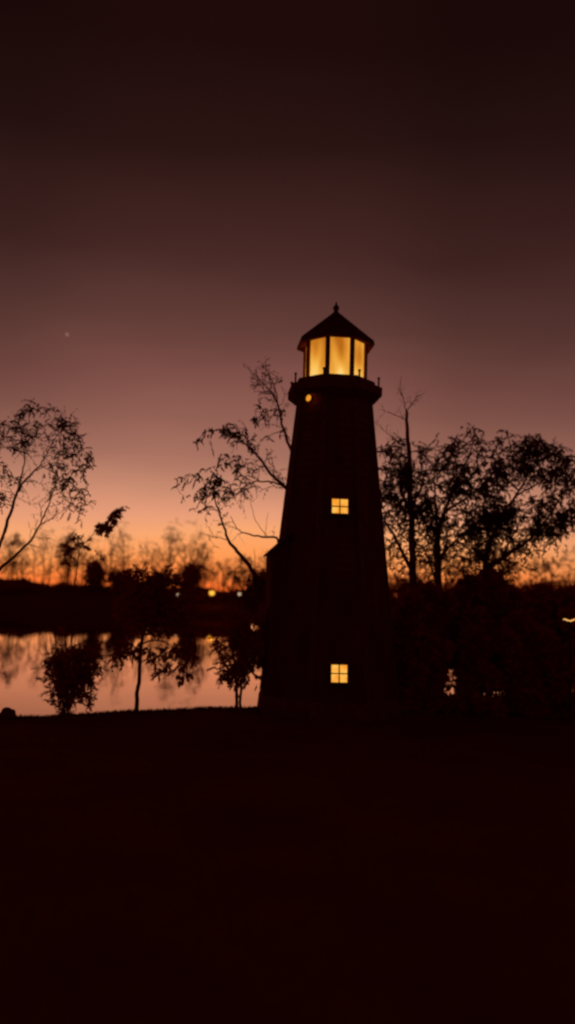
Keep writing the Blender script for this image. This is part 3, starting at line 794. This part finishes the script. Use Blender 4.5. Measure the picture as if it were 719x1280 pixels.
far_tree(13, 105, 7.8, 3.6, 1100, 'rounded darker distant tree at the far left of the opposite shore', None, low=.35, ls=.26)
far_tree(256, 106, 7.0, 3.2, 700, 'feathery distant tree on the far shore directly above the amber lamp', None, low=.4, ls=.22)
far_tree(205, 112, 9.0, 4.6, 240, 'tall nearly bare distant tree rising over the dark bushes across the lake', None, bare=.8, ls=.14)
far_tree(310, 106, 6.4, 4.8, 700, 'broad distant tree across the lake just left of the lighthouse', None, low=.4)
for px in range(480, 800, 19):
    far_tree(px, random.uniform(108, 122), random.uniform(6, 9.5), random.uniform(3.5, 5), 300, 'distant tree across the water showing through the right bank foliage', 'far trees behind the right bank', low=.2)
def far_bush(px, D, h, w, label, group, nl=800, name='distant_bush'):
    x = far_x(px, D); base = Vector((x, D, gz(x, D) - .1)); t = Tree(name, label, 'bush', base, group, leaf=M_LEAFD)
    for i in range(4):
        a = random.uniform(0, 6.28); t.limb([base, base + Vector((math.cos(a) * w * .1, math.sin(a) * w * .1, h * .4)), base + Vector((math.cos(a) * w * .25, math.sin(a) * w * .2, h * .75))], .06, .02, sub=2, sides=4)
    lobes = [(random.uniform(-.5, .5) * w * .75, random.uniform(-.3, .3) * w, h * random.uniform(.25, .72), random.uniform(.24, .36)) for _ in range(9)]
    for i in range(nl):
        lx, ly, lz, lr = random.choice(lobes); d = rv(1); d.normalize(); rr = random.random() ** .4
        q = Vector((lx + d.x * w * lr * rr, ly + d.y * w * lr * rr, lz + d.z * h * lr * rr))
        if q.z < 0: continue
        l = random.uniform(.25, .6); t.lv.leaf(q, d + rv(.7), l, l * .6)
    t.done()
BL = 'low dark bush in the black hedge line on the far shore'
for px in range(-80, 345, 9):
    if 176 < px < 212 or 312 < px < 328: continue
    D = random.uniform(101, 109); far_bush(px + random.uniform(-3, 3), D, random.choice((.3, .4, .5, .7, .9)) + (.9 if -30 < px < 45 else 0), random.uniform(2.6, 4), BL, 'hedge bushes on the far shore', 420)
for px in range(470, 800, 12):
    far_bush(px, random.uniform(101, 108), random.uniform(2.4, 3.6), 4.4, 'dark bush across the water behind the right bank thicket', 'far bushes behind the right bank', 350)
for (px, h, w, lb) in ((122, 4.6, 2.6, 'narrow dark bush rising left of the broad bushes on the far shore'), (152, 3.2, 2.6, 'dark bush on the far shore behind the left side of the young tree'),
                       (236, 4.4, 3.0, 'rounded dark bush sloping down toward the amber lamp across the lake'),
                       (330, 4.4, 3.0, 'dark bush across the lake beside the lighthouse wall')):
    far_bush(px, 104, h, w, lb, None, 1700)

# lamps across the lake
def lamp(px, py, D, r, glass, label):
    p = at(px, py, D); base = Vector((p.x, p.y, gz(p.x, p.y))); h = p.z - base.z
    e = empty('street_lamp', base); tag(e, label, 'street lamp')
    b = MB(); b.tube([(0, 0, -.1), (0, 0, .25), (0, 0, .3), (0, 0, h - r * .9)], [.09, .08, .05, .04], 8); b.build('post', M_IRON, e)
    b = MB(); b.lathe([(r * math.cos(x), h + r * math.sin(x)) for x in [R_(-80 + 20 * i) for i in range(9)]], 12); b.build('globe', glass, e, smooth=True)
    b = MB(); b.lathe([(r * .75, h + r * .72), (r * .5, h + r * 1.05), (r * .08, h + r * 1.3)], 10); b.build('cap', M_IRON, e)
DLP = 97.5
lamp(265, 741, DLP, .33, M_LAMPY, 'bright amber globe lamp glowing on the far shore')
lamp(222, 743, DLP, .11, M_LAMPW, 'small white lamp on the far shore left of the amber lamp')
lamp(299.5, 742.5, DLP, .16, M_LAMPW, 'small white lamp on the far shore between the amber lamp and the lighthouse')
# small lights at the right edge
p = at(717, 862, 16.3); base = Vector((p.x, p.y, gz(p.x, p.y))); e = empty('path_light', base); tag(e, 'tiny warm path light low on the grass at the right edge', 'light'); h = p.z - base.z
b = MB(); b.tube([(0, 0, -.05), (0, 0, h - .03)], .012, 6); b.build('stake', M_IRON, e)
b = MB(); b.lathe([(.012, h - .03), (.026, h - .015), (.028, h + .015), (.015, h + .03)], 10); b.build('lamp', M_RED, e)
b = MB(); b.lathe([(.05, h + .032), (.03, h + .05), (.005, h + .06)], 10); b.build('cap', M_IRON, e)
c = at(712, 775, 16.2); base = Vector((c.x, c.y, gz(c.x, c.y))); e = empty('light_streak', base); tag(e, 'short wavy orange light streak at the right edge, built as glowing tube on added post', 'light'); h = c.z - base.z  # streak of light given solid form as a glowing tube; its post is added
b = MB(); b.tube([(0, 0, -.05), (0, 0, h - .03)], [.03, .022], 8); b.box((0, 0, h - .024), .30, .03, .012); b.build('post', M_IRON, e)
b = MB(); b.tube([((i / 14 - .42) * .30, 0, h + .018 * math.sin(i * .62 + .9) - .004) for i in range(15)], [.012 + .006 * math.sin(i / 14 * math.pi) for i in range(15)], 8); b.build('tube', M_STREAK, e)
# first star
p = at(84, 418, 1800); import bmesh
bm = bmesh.new(); bmesh.ops.create_icosphere(bm, subdivisions=2, radius=2.6); me = bpy.data.meshes.new('star'); bm.to_mesh(me); bm.free(); me.materials.append(M_STAR)
o = bpy.data.objects.new('star', me); o.location = p; col.objects.link(o); tag(o, 'single faint star low in the mauve sky at the upper left', 'star')
